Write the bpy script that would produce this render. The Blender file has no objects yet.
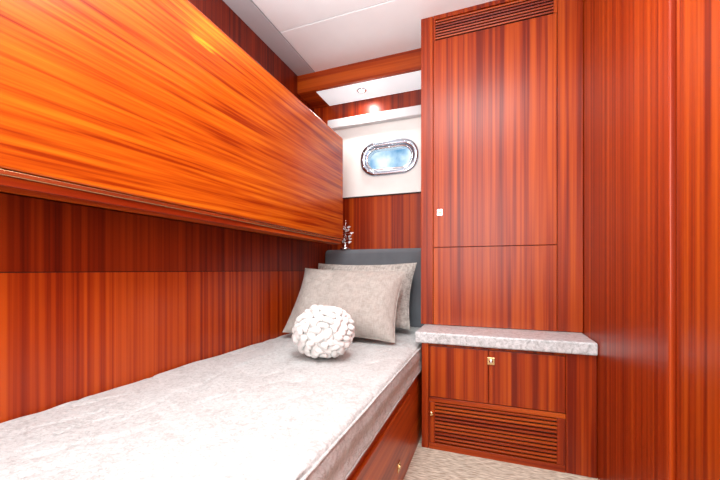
import bpy, bmesh, math, random
from mathutils import Vector, Matrix, noise
random.seed(4)
S=bpy.context.scene
S.view_settings.view_transform='Standard'
S.view_settings.look='None'
COL=S.collection

# ---------------------------------------------------------------- materials
def new_mat(name):
    m=bpy.data.materials.new(name); m.use_nodes=True
    nt=m.node_tree; return m,nt,nt.nodes['Principled BSDF']
def ramp(nt,stops):
    r=nt.nodes.new('ShaderNodeValToRGB'); e=r.color_ramp.elements
    while len(e)<len(stops): e.new(0.5)
    for i,(p,c) in enumerate(stops):
        e[i].position=p; e[i].color=(*c,1)
    return r
def wood(name,axis,dark,mid,light,rough=0.34,coat=0.08,across=30,along=0.7,warp=0.0,contrast=(0.40,0.5,0.61),spec=0.28,fine=5,tilt=None,w=(0.58,0.27,0.15)):
    m,nt,b=new_mat(name); N=nt.nodes; L=nt.links
    tc=N.new('ShaderNodeTexCoord')
    src=tc.outputs['Object']
    if tilt:
        t=N.new('ShaderNodeMapping'); t.inputs['Rotation'].default_value=tilt
        L.new(src,t.inputs['Vector']); src=t.outputs[0]
    def mapping(al,ac):
        mp=N.new('ShaderNodeMapping'); s=[ac]*3; s[axis]=al
        mp.inputs['Scale'].default_value=s
        L.new(src,mp.inputs['Vector']); return mp
    m1=mapping(along,across); m2=mapping(along*2,across*fine*0.6); m3=mapping(0.35,3.5)
    n1=N.new('ShaderNodeTexNoise'); n1.inputs['Scale'].default_value=1; n1.inputs['Detail'].default_value=3; n1.inputs['Distortion'].default_value=warp
    n2=N.new('ShaderNodeTexNoise'); n2.inputs['Scale'].default_value=1; n2.inputs['Detail'].default_value=2
    n3=N.new('ShaderNodeTexNoise'); n3.inputs['Scale'].default_value=1; n3.inputs['Detail'].default_value=2
    L.new(m1.outputs[0],n1.inputs['Vector']); L.new(m2.outputs[0],n2.inputs['Vector']); L.new(m3.outputs[0],n3.inputs['Vector'])
    a=N.new('ShaderNodeMath'); a.operation='MULTIPLY_ADD'; a.inputs[1].default_value=w[1]
    L.new(n2.outputs['Fac'],a.inputs[0])
    s1=N.new('ShaderNodeMath'); s1.operation='MULTIPLY'; s1.inputs[1].default_value=w[0]
    L.new(n1.outputs['Fac'],s1.inputs[0]); L.new(s1.outputs[0],a.inputs[2])
    a2=N.new('ShaderNodeMath'); a2.operation='MULTIPLY_ADD'; a2.inputs[1].default_value=w[2]
    L.new(n3.outputs['Fac'],a2.inputs[0]); L.new(a.outputs[0],a2.inputs[2])
    r=ramp(nt,[(contrast[0],dark),(contrast[1],mid),(contrast[2],light)])
    L.new(a2.outputs[0],r.inputs[0]); L.new(r.outputs[0],b.inputs['Base Color'])
    b.inputs['Roughness'].default_value=rough
    b.inputs['Coat Weight'].default_value=coat; b.inputs['Coat Roughness'].default_value=0.25
    b.inputs['Specular IOR Level'].default_value=spec
    bp=N.new('ShaderNodeBump'); bp.inputs['Strength'].default_value=0.03; bp.inputs['Distance'].default_value=0.002
    L.new(n1.outputs['Fac'],bp.inputs['Height']); L.new(bp.outputs[0],b.inputs['Normal'])
    return m
def plain(name,col,rough=0.5,metal=0.0,var=0.06,scale=8,bump=0.0,bscale=200,coat=0.0):
    m,nt,b=new_mat(name); N=nt.nodes; L=nt.links
    tc=N.new('ShaderNodeTexCoord')
    n=N.new('ShaderNodeTexNoise'); n.inputs['Scale'].default_value=scale; n.inputs['Detail'].default_value=4
    L.new(tc.outputs['Object'],n.inputs['Vector'])
    c0=tuple(max(0,c*(1-var)) for c in col); c1=tuple(min(1,c*(1+var)) for c in col)
    r=ramp(nt,[(0.35,c0),(0.65,c1)]); L.new(n.outputs['Fac'],r.inputs[0]); L.new(r.outputs[0],b.inputs['Base Color'])
    b.inputs['Roughness'].default_value=rough; b.inputs['Metallic'].default_value=metal
    b.inputs['Coat Weight'].default_value=coat
    if bump>0:
        n2=N.new('ShaderNodeTexNoise'); n2.inputs['Scale'].default_value=bscale; n2.inputs['Detail'].default_value=3
        L.new(tc.outputs['Object'],n2.inputs['Vector'])
        bp=N.new('ShaderNodeBump'); bp.inputs['Strength'].default_value=bump; bp.inputs['Distance'].default_value=0.004
        L.new(n2.outputs['Fac'],bp.inputs['Height']); L.new(bp.outputs[0],b.inputs['Normal'])
    return m
def emis(name,col,st):
    m,nt,b=new_mat(name)
    b.inputs['Base Color'].default_value=(*col,1)
    b.inputs['Emission Color'].default_value=(*col,1); b.inputs['Emission Strength'].default_value=st
    return m

W_ward=wood('mahogany_vertical',2,(0.15,0.010,0.001),(0.30,0.031,0.002),(0.43,0.068,0.004),across=36,along=0.5)
W_wall=wood('mahogany_wall',2,(0.18,0.011,0.001),(0.31,0.031,0.002),(0.44,0.062,0.004),across=42,along=0.25)
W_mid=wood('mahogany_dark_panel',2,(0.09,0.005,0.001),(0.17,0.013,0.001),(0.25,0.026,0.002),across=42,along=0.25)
W_bunk=wood('mahogany_ribbon',1,(0.27,0.024,0.001),(0.48,0.075,0.003),(0.62,0.14,0.006),rough=0.26,coat=0.0,across=44,along=1.2,warp=0.0,contrast=(0.39,0.50,0.62),spec=0.4,fine=3.2,tilt=(math.radians(-1),0,0),w=(0.50,0.40,0.10))
W_horz=wood('mahogany_beam',0,(0.18,0.014,0.002),(0.33,0.040,0.003),(0.46,0.078,0.006),across=26,along=0.6)
W_side=wood('mahogany_bed_base',1,(0.22,0.018,0.002),(0.39,0.052,0.004),(0.53,0.105,0.008),across=20,along=0.6)
M_dark=plain('shadow_gap',(0.02,0.006,0.003),0.8)
M_ceil=plain('ceiling_paint',(0.89,0.93,0.95),0.45,var=0.01)
M_white=plain('hull_panel_vinyl',(0.88,0.88,0.84),0.5,var=0.02,bump=0.05)
M_pelmet=plain('blind_fabric',(0.66,0.67,0.68),0.7,var=0.03,bump=0.1)
M_soff=plain('soffit_painted_glow',(0.84,0.87,0.90),0.12,var=0.03,coat=0.6)  # pale base colour stands in for bright reflections on glossy wood
_b=M_soff.node_tree.nodes['Principled BSDF']; _b.inputs['Emission Color'].default_value=(0.86,0.96,1,1); _b.inputs['Emission Strength'].default_value=0.55  # emission added so the soffit glows, though it is no lamp
M_chrome=plain('chrome',(0.75,0.77,0.8),0.12,metal=1.0,var=0.02)
M_brass=plain('brass',(0.75,0.55,0.28),0.25,metal=1.0,var=0.05)
M_head=plain('headboard_fabric',(0.13,0.14,0.155),0.85,var=0.08,bump=0.3,bscale=300)

def linen(name,c0,c1,sc=260,mott=30):
    m,nt,b=new_mat(name); N=nt.nodes; L=nt.links
    tc=N.new('ShaderNodeTexCoord')
    ms=[]
    for s in ((sc,sc*0.12,sc*0.12),(sc*0.12,sc,sc)):
        mp=N.new('ShaderNodeMapping'); mp.inputs['Scale'].default_value=s
        n=N.new('ShaderNodeTexNoise'); n.inputs['Scale'].default_value=1; n.inputs['Detail'].default_value=2
        L.new(tc.outputs['Object'],mp.inputs[0]); L.new(mp.outputs[0],n.inputs['Vector']); ms.append(n)
    n3=N.new('ShaderNodeTexNoise'); n3.inputs['Scale'].default_value=mott; n3.inputs['Detail'].default_value=5
    L.new(tc.outputs['Object'],n3.inputs['Vector'])
    ad=N.new('ShaderNodeMath'); ad.operation='ADD'; L.new(ms[0].outputs['Fac'],ad.inputs[0]); L.new(ms[1].outputs['Fac'],ad.inputs[1])
    ad2=N.new('ShaderNodeMath'); ad2.operation='ADD'; L.new(ad.outputs[0],ad2.inputs[0]); L.new(n3.outputs['Fac'],ad2.inputs[1])
    dv=N.new('ShaderNodeMath'); dv.operation='DIVIDE'; dv.inputs[1].default_value=3; L.new(ad2.outputs[0],dv.inputs[0])
    r=ramp(nt,[(0.4,c0),(0.58,c1)]); L.new(dv.outputs[0],r.inputs[0]); L.new(r.outputs[0],b.inputs['Base Color'])
    b.inputs['Roughness'].default_value=0.9
    b.inputs['Sheen Weight'].default_value=0.1
    bp=N.new('ShaderNodeBump'); bp.inputs['Strength'].default_value=0.35; bp.inputs['Distance'].default_value=0.003
    L.new(dv.outputs[0],bp.inputs['Height']); L.new(bp.outputs[0],b.inputs['Normal'])
    return m
M_pil1=linen('linen_taupe',(0.34,0.31,0.275),(0.46,0.425,0.385))
M_pil2=linen('linen_crinkle',(0.30,0.275,0.245),(0.54,0.51,0.465),sc=120,mott=50)

def quilt_mat():
    m,nt,b=new_mat('quilt_woven'); N=nt.nodes; L=nt.links
    tc=N.new('ShaderNodeTexCoord')
    n=N.new('ShaderNodeTexNoise'); n.inputs['Scale'].default_value=75; n.inputs['Detail'].default_value=6; n.inputs['Roughness'].default_value=0.7; n.inputs['Distortion'].default_value=0.8
    L.new(tc.outputs['Object'],n.inputs['Vector'])
    n4=N.new('ShaderNodeTexNoise'); n4.inputs['Scale'].default_value=12; n4.inputs['Detail'].default_value=4; n4.inputs['Distortion'].default_value=0.4
    L.new(tc.outputs['Object'],n4.inputs['Vector'])
    mx=N.new('ShaderNodeMath'); mx.operation='MULTIPLY_ADD'; mx.inputs[1].default_value=0.2
    s=N.new('ShaderNodeMath'); s.operation='MULTIPLY'; s.inputs[1].default_value=0.8
    L.new(n.outputs['Fac'],s.inputs[0]); L.new(n4.outputs['Fac'],mx.inputs[0]); L.new(s.outputs[0],mx.inputs[2])
    r=ramp(nt,[(0.40,(0.42,0.425,0.415)),(0.49,(0.53,0.54,0.53)),(0.60,(0.59,0.605,0.595))])
    L.new(mx.outputs[0],r.inputs[0]); L.new(r.outputs[0],b.inputs['Base Color'])
    b.inputs['Roughness'].default_value=0.8
    n2=N.new('ShaderNodeTexNoise'); n2.inputs['Scale'].default_value=90; n2.inputs['Detail'].default_value=4; n2.inputs['Distortion'].default_value=1
    L.new(tc.outputs['Object'],n2.inputs['Vector'])
    bp=N.new('ShaderNodeBump'); bp.inputs['Strength'].default_value=0.8; bp.inputs['Distance'].default_value=0.005
    L.new(n2.outputs['Fac'],bp.inputs['Height']); L.new(bp.outputs[0],b.inputs['Normal'])
    return m
M_quilt=quilt_mat()
def marble_mat():
    m,nt,b=new_mat('marble_top'); N=nt.nodes; L=nt.links
    tc=N.new('ShaderNodeTexCoord')
    n=N.new('ShaderNodeTexNoise'); n.inputs['Scale'].default_value=45; n.inputs['Detail'].default_value=8; n.inputs['Roughness'].default_value=0.75; n.inputs['Distortion'].default_value=0.8
    L.new(tc.outputs['Object'],n.inputs['Vector'])
    r=ramp(nt,[(0.36,(0.32,0.33,0.33)),(0.48,(0.52,0.535,0.54)),(0.6,(0.66,0.675,0.68))])
    L.new(n.outputs['Fac'],r.inputs[0]); L.new(r.outputs[0],b.inputs['Base Color'])
    b.inputs['Roughness'].default_value=0.3
    return m
M_marble=marble_mat()
def carpet_mat():
    m,nt,b=new_mat('woven_carpet'); N=nt.nodes; L=nt.links
    tc=N.new('ShaderNodeTexCoord')
    mp=N.new('ShaderNodeMapping'); mp.inputs['Scale'].default_value=(25,120,1); mp.inputs['Rotation'].default_value=(0,0,0.4)
    n=N.new('ShaderNodeTexNoise'); n.inputs['Scale'].default_value=1; n.inputs['Detail'].default_value=4
    L.new(tc.outputs['Object'],mp.inputs[0]); L.new(mp.outputs[0],n.inputs['Vector'])
    r=ramp(nt,[(0.35,(0.36,0.29,0.21)),(0.65,(0.74,0.67,0.55))])
    L.new(n.outputs['Fac'],r.inputs[0]); L.new(r.outputs[0],b.inputs['Base Color'])
    b.inputs['Roughness'].default_value=0.95
    bp=N.new('ShaderNodeBump'); bp.inputs['Strength'].default_value=0.5; bp.inputs['Distance'].default_value=0.004
    L.new(n.outputs['Fac'],bp.inputs['Height']); L.new(bp.outputs[0],b.inputs['Normal'])
    return m
M_carpet=carpet_mat()
M_wool=plain('white_wool',(0.76,0.755,0.73),0.95,var=0.04,scale=40,bump=0.6,bscale=180)

# ---------------------------------------------------------------- geometry helpers
def empty(name):
    e=bpy.data.objects.new(name,None); COL.objects.link(e); e.empty_display_size=0.1; return e
def link(me,name,mat,parent=None,smooth=False):
    o=bpy.data.objects.new(name,me); COL.objects.link(o)
    if mat: me.materials.append(mat)
    if smooth:
        for p in me.polygons: p.use_smooth=True
    if parent: o.parent=parent
    return o
def box(name,x0,x1,y0,y1,z0,z1,mat,parent=None,bev=0.0,rot=None):
    bm=bmesh.new(); bmesh.ops.create_cube(bm,size=1)
    c=Vector(((x0+x1)/2,(y0+y1)/2,(z0+z1)/2)); s=Vector((x1-x0,y1-y0,z1-z0))
    for v in bm.verts: v.co=Vector((v.co.x*s.x,v.co.y*s.y,v.co.z*s.z))
    if bev>0: bmesh.ops.bevel(bm,geom=bm.edges[:],offset=bev,segments=3,profile=0.5,affect='EDGES')
    if rot: bm.transform(rot)
    for v in bm.verts: v.co+=c
    me=bpy.data.meshes.new(name); bm.to_mesh(me); bm.free()
    return link(me,name,mat,parent)
def cyl(name,p,r,h,axis,mat,parent=None,r2=None,seg=32):
    bm=bmesh.new(); bmesh.ops.create_cone(bm,cap_ends=True,segments=seg,radius1=r,radius2=r if r2 is None else r2,depth=h)
    q=Vector((0,0,1)).rotation_difference(Vector(axis)); bm.transform(q.to_matrix().to_4x4())
    for v in bm.verts: v.co+=Vector(p)
    me=bpy.data.meshes.new(name); bm.to_mesh(me); bm.free()
    o=link(me,name,mat,parent,seg>8)
    o.modifiers.new('b','BEVEL').width=min(r,h)*0.15
    return o
def tube(name,pts,r,mat,parent=None,cyclic=False,kind='POLY'):
    cu=bpy.data.curves.new(name,'CURVE'); cu.dimensions='3D'; cu.bevel_depth=r; cu.bevel_resolution=4
    sp=cu.splines.new(kind); sp.points.add(len(pts)-1)
    for i,p in enumerate(pts): sp.points[i].co=(*p,1)
    sp.use_cyclic_u=cyclic
    if kind=='NURBS': sp.order_u=3; sp.use_endpoint_u=True
    tmp=bpy.data.objects.new('t',cu); COL.objects.link(tmp)
    dg=bpy.context.evaluated_depsgraph_get(); me=bpy.data.meshes.new_from_object(tmp.evaluated_get(dg))
    bpy.data.objects.remove(tmp); me.name=name
    me.materials.clear()
    return link(me,name,mat,parent,True)

H=0.95; ZC=2.48; YE=2.65; XR=0.46; YB=-1.0
# ---------------------------------------------------------------- room
box('floor',-1.5,XR+0.05,YB-0.05,YE+0.15,-0.05,0,M_carpet)
ce=empty('ceiling')
box('panel_main',-1.264,XR,YB,1.895,ZC,ZC+0.03,M_ceil,ce,0.003)
box('panel_end',-1.264,XR,1.903,YE+0.1,ZC,ZC+0.03,M_ceil,ce,0.003)
box('panel_side',-1.42,-1.272,YB,YE+0.1,ZC,ZC+0.03,plain('ceiling_painted_shade',(0.50,0.52,0.55),0.45,var=0.01),ce,0.003)  # shade on this side of the ceiling, painted in as darker grey
box('deck_above',-1.5,XR+0.05,YB-0.05,YE+0.15,ZC+0.03,ZC+0.08,M_dark,ce)
wl=empty('wall_left')
box('upper_panel',-1.5,-1.42,YB,YE+0.1,0,ZC,W_mid,wl)
box('lower_panel',-1.42,-1.24,YB,YE-0.002,0,0.942,W_wall,wl)
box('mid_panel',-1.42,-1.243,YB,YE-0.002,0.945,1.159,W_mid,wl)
box('seam',-1.42,-1.246,YB,YE-0.002,0.942,0.945,M_dark,wl)

# end wall with porthole opening
we=empty('wall_end')
PX,PZ,PR,PL=-0.75,1.842,0.108,0.100
def stadium(n,r,pl,y,cx=PX,cz=PZ):
    pts=[]
    for i in range(n):
        a=2*math.pi*i/n
        c,s=math.cos(a),math.sin(a)
        pts.append((cx+math.copysign(pl,c)*min(1,abs(c)*6)+r*c, y, cz+r*math.copysign(abs(s)**0.9,s)))
    return pts
NS=96
x0,x1,z0,z1=-1.27,-0.30,1.55,2.2
bm=bmesh.new()
inn=stadium(NS,PR,PL,YE); out=[]
for (x,y,z) in inn:
    dx,dz=x-PX,z-PZ
    t=1e9
    if dx>1e-6: t=min(t,(x1-PX)/dx)
    if dx<-1e-6: t=min(t,(x0-PX)/dx)
    if dz>1e-6: t=min(t,(z1-PZ)/dz)
    if dz<-1e-6: t=min(t,(z0-PZ)/dz)
    out.append([PX+dx*t,YE,PZ+dz*t])
for cx_,cz_ in ((x0,z0),(x0,z1),(x1,z0),(x1,z1)):
    j=min(range(NS),key=lambda i:(out[i][0]-cx_)**2+(out[i][2]-cz_)**2); out[j]=[cx_,YE,cz_]
vi=[bm.verts.new(p) for p in inn]; vo=[bm.verts.new(p) for p in out]; vb=[bm.verts.new((p[0],YE+0.1,p[2])) for p in inn]
for i in range(NS):
    j=(i+1)%NS
    bm.faces.new((vi[i],vi[j],vo[j],vo[i])); bm.faces.new((vi[j],vi[i],vb[i],vb[j]))
bmesh.ops.recalc_face_normals(bm,faces=bm.faces[:])
me=bpy.data.meshes.new('hull_panel'); bm.to_mesh(me); bm.free(); link(me,'hull_panel',M_white,we)
box('wood_lower',-1.5,XR,YE,YE+0.1,0,1.548,W_wall,we)
box('wood_left',-1.5,-1.27,YE,YE+0.1,1.548,ZC,W_wall,we)
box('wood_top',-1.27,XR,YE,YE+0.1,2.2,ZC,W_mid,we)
box('wood_right',-0.30,XR,YE,YE+0.1,1.548,2.2,W_wall,we)
box('panel_bead',-1.27,-0.40,YE-0.008,YE+0.002,1.543,1.552,M_dark,we)
box('blind_box',-1.27,-0.42,YE-0.05,YE+0.001,2.125,2.2,M_pelmet,we,0.008)

pw=empty('window_1')
def ring(name,r_in,r_out,pl,y0,y1,mat):
    bm=bmesh.new()
    prof=[(r_in,y1),(r_in,y0+0.006),(r_in+0.006,y0),(r_out-0.008,y0),(r_out,y0+0.008),(r_out,y1)]
    rows=[[bm.verts.new(p) for p in stadium(NS,r,pl,y)] for r,y in prof]
    for a,b in zip(rows[:-1],rows[1:]):
        for i in range(NS):
            j=(i+1)%NS; bm.faces.new((a[i],a[j],b[j],b[i]))
    bmesh.ops.recalc_face_normals(bm,faces=bm.faces[:])
    me=bpy.data.meshes.new(name); bm.to_mesh(me); bm.free()
    return link(me,name,mat,pw,True)
M_rim=plain('brushed_steel',(0.50,0.56,0.64),0.22,metal=1.0,var=0.03)
ring('rim_outer',PR-0.012,PR+0.03,PL,YE-0.022,YE+0.004,M_rim)
ring('rim_inner',PR-0.03,PR-0.010,PL,YE-0.006,YE+0.06,M_chrome)
sp=stadium(14,PR+0.010,PL,YE-0.023)
for i,p in enumerate(sp): cyl('bolt_%d'%i,p,0.006,0.008,(0,1,0),M_chrome,pw,seg=10)
m,nt,b=new_mat('porthole_glass'); N=nt.nodes
b.inputs['Base Color'].default_value=(0.85,0.95,1,1); b.inputs['Roughness'].default_value=0.02
b.inputs['Transmission Weight'].default_value=1; b.inputs['IOR'].default_value=1.02
bm=bmesh.new(); f=bm.faces.new([bm.verts.new(p) for p in stadium(NS,PR-0.012,PL,YE+0.03)])
me=bpy.data.meshes.new('glass'); bm.to_mesh(me); bm.free(); link(me,'glass',m,pw)

wr=empty('wall_right')
box('panel',XR,XR+0.05,YB,YE+0.1,0,ZC,W_wall,wr)
box('wall_back',-1.5,XR+0.05,YB-0.05,YB,0,ZC,plain('wall_cream',(0.78,0.79,0.78),0.6,var=0.02))
dr=empty('door_1')
box('leaf',XR-0.018,XR-0.001,0.35,1.10,0.01,2.05,W_ward,dr,0.003)
box('jamb_near',XR-0.03,XR-0.001,0.28,0.345,0,2.12,W_wall,dr,0.004)
box('jamb_far',XR-0.03,XR-0.001,1.105,1.17,0,2.12,W_wall,dr,0.004)
box('jamb_head',XR-0.03,XR-0.001,0.345,1.105,2.055,2.12,W_wall,dr,0.004)
cyl('rose',(XR-0.022,0.43,1.0),0.026,0.01,(1,0,0),M_chrome,dr)
tube('lever',[(XR-0.02,0.43,1.0),(XR-0.06,0.43,1.0),(XR-0.065,0.45,1.0),(XR-0.065,0.54,1.0)],0.008,M_chrome,dr)

# beam + soffit
tb=empty('trim_1')
box('beam_face',-1.419,-0.392,2.37,2.40,2.34,ZC-0.001,W_horz,tb,0.003)
box('beam_back',-1.419,-0.392,2.40,YE-0.001,2.352,ZC-0.001,M_dark,tb)
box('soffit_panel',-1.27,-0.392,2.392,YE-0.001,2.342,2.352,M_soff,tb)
box('soffit_end',-1.419,-1.27,2.392,YE-0.001,2.341,2.352,W_horz,tb)
dl=empty('recessed_downlight')
cyl('bezel',(-0.925,2.50,2.338),0.036,0.010,(0,0,1),M_chrome,dl)
cyl('lens',(-0.925,2.50,2.3335),0.024,0.004,(0,0,1),emis('lamp_lens',(1,0.98,0.95),2),dl)

# ---------------------------------------------------------------- upper bunk
ub=empty('upper_bunk')
box('front_panel',-1.03,-1.0,YB+0.05,2.31,1.175,1.908,W_bunk,ub,0.006)
box('box_body',-1.419,-1.032,YB+0.05,2.305,1.165,1.895,W_wall,ub)
box('bottom_lip',-1.05,-1.004,YB+0.05,2.305,1.160,1.1725,M_brass,ub,0.002)
box('bottom_rail',-1.10,-1.012,YB+0.05,2.30,1.138,1.160,W_side,ub,0.003)

# ---------------------------------------------------------------- bed
bed=empty('single_bed')
BX0,BX1,BY0,BY1=-1.236,-0.35,-0.3,2.465
box('base',-1.238,-0.366,BY0,BY1+0.1,0.0,0.395,W_side,bed)
for i,(ya,yb) in enumerate(((0.02,0.80),(0.84,1.62))):
    box('drawer_front_%d'%i,-0.372,-0.354,ya,yb,0.06,0.36,W_side,bed,0.003)
    cy=ya+(0.555 if i==1 else 0.4)
    box('latch_plate_%d'%i,-0.355,-0.350,cy-0.018,cy+0.018,0.115,0.155,M_brass,bed,0.002)
    cyl('latch_%d'%i,(-0.3485,cy,0.135),0.010,0.006,(1,0,0),M_brass,bed)
def quilt():
    r=0.035; prof=[(BX0,0.40),(BX0,0.47)]
    for k in range(7):
        a=math.pi-k*math.pi/2/6; prof.append((BX0+0.02+0.02*math.cos(a),0.52+0.02*math.sin(a)))
    n=110
    for k in range(1,n): prof.append((BX0+0.02+(BX1-r-BX0-0.02)*k/n,0.54))
    for k in range(10):
        a=math.pi/2-k*math.pi/2/9; prof.append((BX1-r+r*math.cos(a),0.54-r+r*math.sin(a)))
    for k in range(1,9): prof.append((BX1+0.003*math.sin(k),0.505-0.1*k/8))
    prof.append((BX1-0.03,0.402))
    ny=260
    bm=bmesh.new(); rows=[]
    for j in range(ny+1):
        y=BY0+(BY1-BY0)*j/ny; row=[]
        for (x,z) in prof:
            p=Vector((x,y,z))
            w=noise.fractal(Vector((x*4,y*4,z*5)),1,2,3)*0.006
            rid=abs(noise.noise(Vector((x*9+3,y*4,1.7)))); w+=-0.004*max(0,1-rid*9)
            if z>0.53: p.z+=w
            elif x>BX1-0.04 and z<0.53: p.x+=w*0.7-0.002+0.003*noise.noise(Vector((0,y*6,z*6)))
            row.append(bm.verts.new(p))
        rows.append(row)
    for a,b in zip(rows[:-1],rows[1:]):
        for i in range(len(prof)-1): bm.faces.new((a[i],a[i+1],b[i+1],b[i]))
    bm.faces.new(rows[0]); bm.faces.new(list(reversed(rows[-1])))
    bmesh.ops.recalc_face_normals(bm,faces=bm.faces[:])
    me=bpy.data.meshes.new('quilt'); bm.to_mesh(me); bm.free()
    return link(me,'quilt',M_quilt,bed,True)
quilt()
M_pipe=plain('piping',(0.44,0.44,0.43),0.8,var=0.05)
tube('piping_low',[(BX1-0.003+0.002*noise.noise(Vector((0,j*0.3,5))),BY0+(BY1-BY0)*j/60,0.408+0.003*noise.noise(Vector((2,j*0.4,5)))) for j in range(61)],0.005,M_pipe,bed)
tube('piping_top',[(BX1-0.006+0.002*noise.noise(Vector((0,j*0.3,9))),BY0+(BY1-BY0)*j/60,0.522+0.003*noise.noise(Vector((2,j*0.4,5)))) for j in range(61)],0.004,M_quilt,bed)

hb=empty('headboard')
box('cushion',-1.235,-0.395,2.47,2.56,0.42,1.11,M_head,hb,0.03)
box('backing',-1.235,-0.395,2.56,YE-0.002,0.40,1.09,M_head,hb)

# ---------------------------------------------------------------- pillows
def pillow(name,W,Hh,T,loc,A,yaw,mat,seed,roll=0):
    n=56; bm=bmesh.new()
    R=Matrix.Rotation(yaw,4,'Z')@Matrix.Rotation(A,4,'X')@Matrix.Rotation(roll,4,'Z')
    def pt(u,v,side):
        x=u*W/2*(1-0.07*(1-v*v)**1.0*abs(u)**2); y=v*Hh/2*(1-0.08*(1-u*u)*abs(v)**2)
        e=max(0,(1-abs(u)**2.6))*max(0,(1-abs(v)**2.6))
        t=T/2*e**0.52
        t*=1+0.18*(-v)
        q=Vector((x*4+seed,y*4,side*3))
        edge=min(1,e*3)
        w=noise.fractal(q,1,2,4)*0.020*edge
        ang=math.atan2(v-1,u+ (1 if u<0 else -1)); w+=0.009*math.sin(ang*14+seed)*edge*max(0,(abs(u)+abs(v)-0.8))
        return Vector((x,y,side*(t+w+0.002)))
    g={}
    for s in (1,-1):
        for i in range(n+1):
            for j in range(n+1):
                u=-1+2*i/n; v=-1+2*j/n
                u=math.sin(u*math.pi/2); v=math.sin(v*math.pi/2)
                if s==-1 and (i in(0,n) or j in(0,n)): g[(s,i,j)]=g[(1,i,j)]; continue
                g[(s,i,j)]=bm.verts.new(pt(u,v,s) if not (i in(0,n) or j in(0,n)) else Vector((pt(u,v,1).x,pt(u,v,1).y,0.004*noise.noise(Vector((i*.2,j*.2,seed))))))
        for i in range(n):
            for j in range(n):
                f=[g[(s,i,j)],g[(s,i+1,j)],g[(s,i+1,j+1)],g[(s,i,j+1)]]
                if s<0: f.reverse()
                bm.faces.new(f)
    rim=[g[(1,i,0)].co.copy() for i in range(n)]+[g[(1,n,j)].co.copy() for j in range(n)]+[g[(1,n-i,n)].co.copy() for i in range(n)]+[g[(1,0,n-j)].co.copy() for j in range(n)]
    me=bpy.data.meshes.new('cover'); bm.to_mesh(me); bm.free()
    e=empty(name); e.matrix_world=Matrix.Translation(loc)@R
    link(me,'cover',mat,e,True)
    tube('piping',[tuple(p) for p in rim],0.004,mat,e,True)
    return e
pillow('throw_pillow',0.68,0.47,0.19,Vector((-0.82,1.925,0.760)),math.radians(54),math.radians(4),M_pil1,1.3,math.radians(-2))
pillow('throw_pillow',0.76,0.46,0.17,Vector((-0.85,2.26,0.787)),math.radians(66),math.radians(-2),M_pil2,7.7)

# ---------------------------------------------------------------- knitted ball cushion
def ball():
    bm=bmesh.new(); R=0.120
    bmesh.ops.create_icosphere(bm,subdivisions=4,radius=R*0.99)
    n=150; ga=math.pi*(3-5**0.5)
    for i in range(n):
        z=1-2*(i+0.5)/n; rr=math.sqrt(1-z*z); th=ga*i+random.uniform(-.06,.06)
        d=Vector((rr*math.cos(th),rr*math.sin(th),z))
        down=(Vector((0.25,0.1,-1))-d*d.dot(Vector((0.25,0.1,-1)))).normalized(); side=d.cross(down)
        ang=random.uniform(-0.8,0.8)
        a=down*math.cos(ang)+side*math.sin(ang); b=d.cross(a)
        segs=9; prev=None; Lh=random.uniform(0.020,0.032); fat=random.uniform(0.013,0.018); lift=random.uniform(0.003,0.012)
        for k in range(segs+1):
            u=-1+2*k/segs
            c=d*(R+lift*(1-u*u)+0.008*u)+a*(u*Lh)+b*(0.006*math.sin(u*2.5+i))
            r=fat*math.sqrt(max(0.02,1-abs(u)**3))
            ring_=[bm.verts.new(c+(b*math.cos(q)*1.1+d*math.sin(q)*0.85)*r) for q in [2*math.pi*m_/12 for m_ in range(12)]]
            if prev:
                for m_ in range(12): bm.faces.new((prev[m_],prev[(m_+1)%12],ring_[(m_+1)%12],ring_[m_]))
            else: bm.faces.new(list(reversed(ring_)))
            prev=ring_
        bm.faces.new(prev)
    bmesh.ops.recalc_face_normals(bm,faces=bm.faces[:])
    for v in bm.verts:
        k=1+0.05*noise.noise(v.co*14)
        v.co*=k
        v.co.x*=1.06; v.co.y*=0.9; v.co.z*=0.91
        if v.co.z<-0.1: v.co.z=-0.1+(v.co.z+0.1)*0.6
    me=bpy.data.meshes.new('knitted_ball_cushion'); bm.to_mesh(me); bm.free()
    o=link(me,'knitted_ball_cushion',M_wool,None,True); o.location=(-0.725,1.45,0.661)
    return o
ball()

# ---------------------------------------------------------------- wardrobe
def slats(parent,x0,x1,z0,z1,y,n,mat):
    pitch=(z1-z0)/n
    for i in range(n):
        zc=z0+pitch*(i+0.5)
        box('slat_%d'%i,x0,x1,y+0.002,y+0.014,zc-pitch*0.25,zc+pitch*0.25,mat,parent,0.0015,rot=Matrix.Rotation(math.radians(14),4,'X'))
wa=empty('wardrobe')
UY=2.10; UX0=-0.392; UX1=XR-0.002
box('carcass',UX0,UX1,UY+0.022,YE-0.001,0.622,ZC-0.001,W_ward,wa)
box('grille_void',-0.315,0.323,UY+0.018,UY+0.0225,2.325,2.45,M_dark,wa)
box('stile_left',UX0,-0.320,UY,UY+0.022,0.622,ZC-0.001,W_ward,wa,0.002)
box('stile_right',0.340,UX1,UY,UY+0.022,0.622,ZC-0.001,W_ward,wa,0.002)
box('rail_top',-0.318,0.338,UY,UY+0.022,2.455,ZC-0.001,W_ward,wa,0.001)
box('grille_frame_left',-0.318,-0.305,UY,UY+0.022,2.33,2.455,W_ward,wa,0.001)
box('grille_frame_right',0.322,0.338,UY,UY+0.022,2.33,2.455,W_ward,wa,0.001)
slats(wa,-0.306,0.323,2.335,2.452,UY,7,W_horz)
box('door_upper',-0.317,0.337,UY,UY+0.021,1.087,2.328,W_ward,wa,0.002)
box('door_lower',-0.317,0.337,UY,UY+0.021,0.622,1.083,W_ward,wa,0.002)
box('lock_plate',-0.296,-0.262,UY-0.005,UY+0.001,1.275,1.313,M_chrome,wa,0.002)
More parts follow.
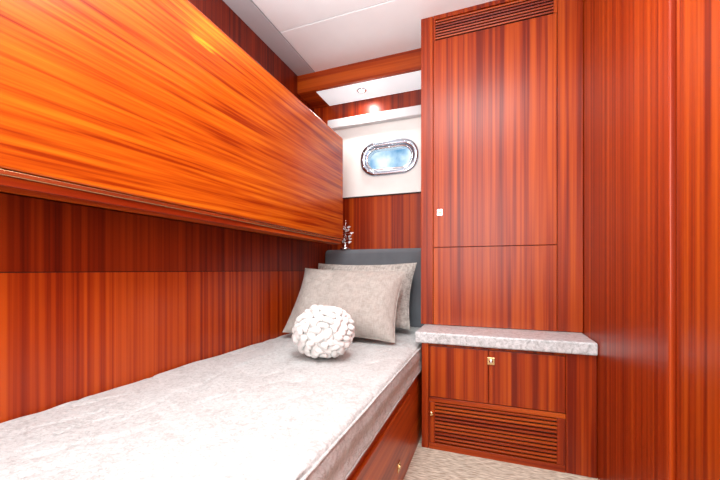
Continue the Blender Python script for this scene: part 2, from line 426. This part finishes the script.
cyl('lock_button',(-0.279,UY-0.008,1.294),0.009,0.008,(0,1,0),M_brass,wa)

lc=empty('low_cabinet')
LY=1.85; LX0=-0.342; LX1=XR-0.002
box('carcass',LX0,LX1,LY+0.022,YE-0.001,0.0,0.562,W_ward,lc)
box('grille_void',-0.275,0.300,LY+0.018,LY+0.0225,0.035,0.25,M_dark,lc)
box('stile_left',LX0,-0.305,LY,LY+0.022,0.0,0.562,W_ward,lc,0.002)
box('stile_right',0.335,LX1,LY,LY+0.022,0.0,0.562,W_ward,lc,0.002)
box('kick',-0.303,0.333,LY,LY+0.022,0.0,0.032,W_horz,lc,0.001)
box('rail',-0.303,0.333,LY,LY+0.022,0.252,0.275,W_horz,lc,0.001)
box('grille_left',-0.303,-0.272,LY,LY+0.022,0.034,0.250,W_ward,lc,0.001)
box('grille_right',0.297,0.333,LY,LY+0.022,0.034,0.250,W_ward,lc,0.001)
slats(lc,-0.273,0.298,0.036,0.25,LY,11,W_horz)
box('door_left',-0.303,-0.007,LY,LY+0.021,0.279,0.545,W_ward,lc,0.002)
box('door_right',-0.004,0.333,LY,LY+0.021,0.279,0.545,W_ward,lc,0.002)
box('latch_plate',-0.012,0.024,LY-0.006,LY+0.001,0.475,0.512,M_brass,lc,0.002)
cyl('latch_button',(0.006,LY-0.009,0.494),0.009,0.008,(0,1,0),M_chrome,lc)
cyl('grille_knob',(-0.290,LY-0.006,0.19),0.011,0.014,(0,1,0),M_brass,lc)
box('marble_countertop',-0.375,LX1,LY-0.02,UY+0.02,0.562,0.620,M_marble,None,0.008)

# ---------------------------------------------------------------- silver crystal lamp on the headboard end
rl=empty('reading_lamp')
HX,HY,HZ=-1.068,2.51,1.111
cyl('base',(HX,HY,HZ+0.007),0.044,0.014,(0,0,1),M_chrome,rl)
cyl('switch_collar',(HX,HY,HZ+0.026),0.016,0.026,(0,0,1),M_chrome,rl)
tube('stem',[(HX,HY,HZ+0.02),(HX-0.006,HY,HZ+0.08),(HX+0.006,HY-0.01,HZ+0.15),(HX+0.012,HY-0.02,HZ+0.23)],0.006,M_chrome,rl,kind='NURBS')
M_crys=plain('silver_crystal',(0.86,0.88,0.90),0.2,metal=0.3,var=0.1)
for i in range(15):
    a=i*2.4; t=i/14
    rr=0.018+0.034*math.sin(math.pi*(0.15+0.8*t))
    d=Vector((math.cos(a),math.sin(a)*0.7,0.35))
    c=Vector((HX+0.006,HY-0.012,HZ+0.055+0.125*t))
    p=c+Vector((d.x*rr,d.y*rr,0))
    tube('twig_%d'%i,[tuple(c),tuple(p)],0.002,M_chrome,rl)
    cyl('petal_%d'%i,tuple(p+d*0.006),0.011,0.024,d,M_crys,rl,r2=0.004,seg=6)

# ---------------------------------------------------------------- lights
def area(name,loc,target,size,energy,col,shape='DISK',sy=None):
    l=bpy.data.lights.new(name,'AREA'); l.shape=shape; l.size=size
    if sy: l.size_y=sy
    l.energy=energy; l.color=col
    o=bpy.data.objects.new(name,l); COL.objects.link(o); o.location=loc
    d=Vector(target)-Vector(loc); o.rotation_euler=d.to_track_quat('-Z','Y').to_euler(); return o
e=empty('added_fill_panel')  # unseen fixture, added to carry an overhead fill light
box('frame',-0.62,0.32,0.0,1.15,ZC-0.02,ZC-0.001,M_ceil,e,0.004)
area('added_overhead_fill',(-0.15,0.575,ZC-0.024),(-0.15,0.576,0),0.85,44,(0.92,0.98,1.0),'RECTANGLE',1.05)  # added fill from above, out of view
area('added_rear_fill',(-0.15,-0.85,1.5),(-0.5,2.2,1.7),1.1,48,(0.92,0.98,1.0),'RECTANGLE',1.5)  # added fill light behind the camera, with no fixture in the cabin
area('soffit_lamp',(-0.925,2.50,2.325),(-0.925,2.52,0),0.05,4,(1,0.97,0.93))
area('added_ceiling_uplight',(-1.2,1.0,1.93),(-0.80,1.0,2.48),0.1,34,(0.90,0.98,1.0),'RECTANGLE',2.4)  # hidden uplight above the bunk, added to brighten the ceiling

# world seen through the porthole
w=bpy.data.worlds.new('sky'); S.world=w; w.use_nodes=True; nt=w.node_tree
bg=nt.nodes['Background']; tc=nt.nodes.new('ShaderNodeTexCoord')
n=nt.nodes.new('ShaderNodeTexNoise'); n.inputs['Scale'].default_value=14; n.inputs['Detail'].default_value=4
nt.links.new(tc.outputs['Generated'],n.inputs['Vector'])
r=ramp(nt,[(0.36,(0.16,0.36,0.6)),(0.48,(0.50,0.70,0.88)),(0.58,(0.9,0.97,1.0))])
nt.links.new(n.outputs['Fac'],r.inputs[0]); nt.links.new(r.outputs[0],bg.inputs['Color'])
bg.inputs['Strength'].default_value=1.2

# ---------------------------------------------------------------- camera
cam=bpy.data.cameras.new('camera'); co=bpy.data.objects.new('camera',cam); COL.objects.link(co)
co.location=(0,0,H); co.rotation_euler=(math.radians(90),0,math.radians(20.6))
cam.lens=17.25; cam.sensor_width=36; cam.shift_y=30/720; cam.clip_start=0.02
S.camera=co
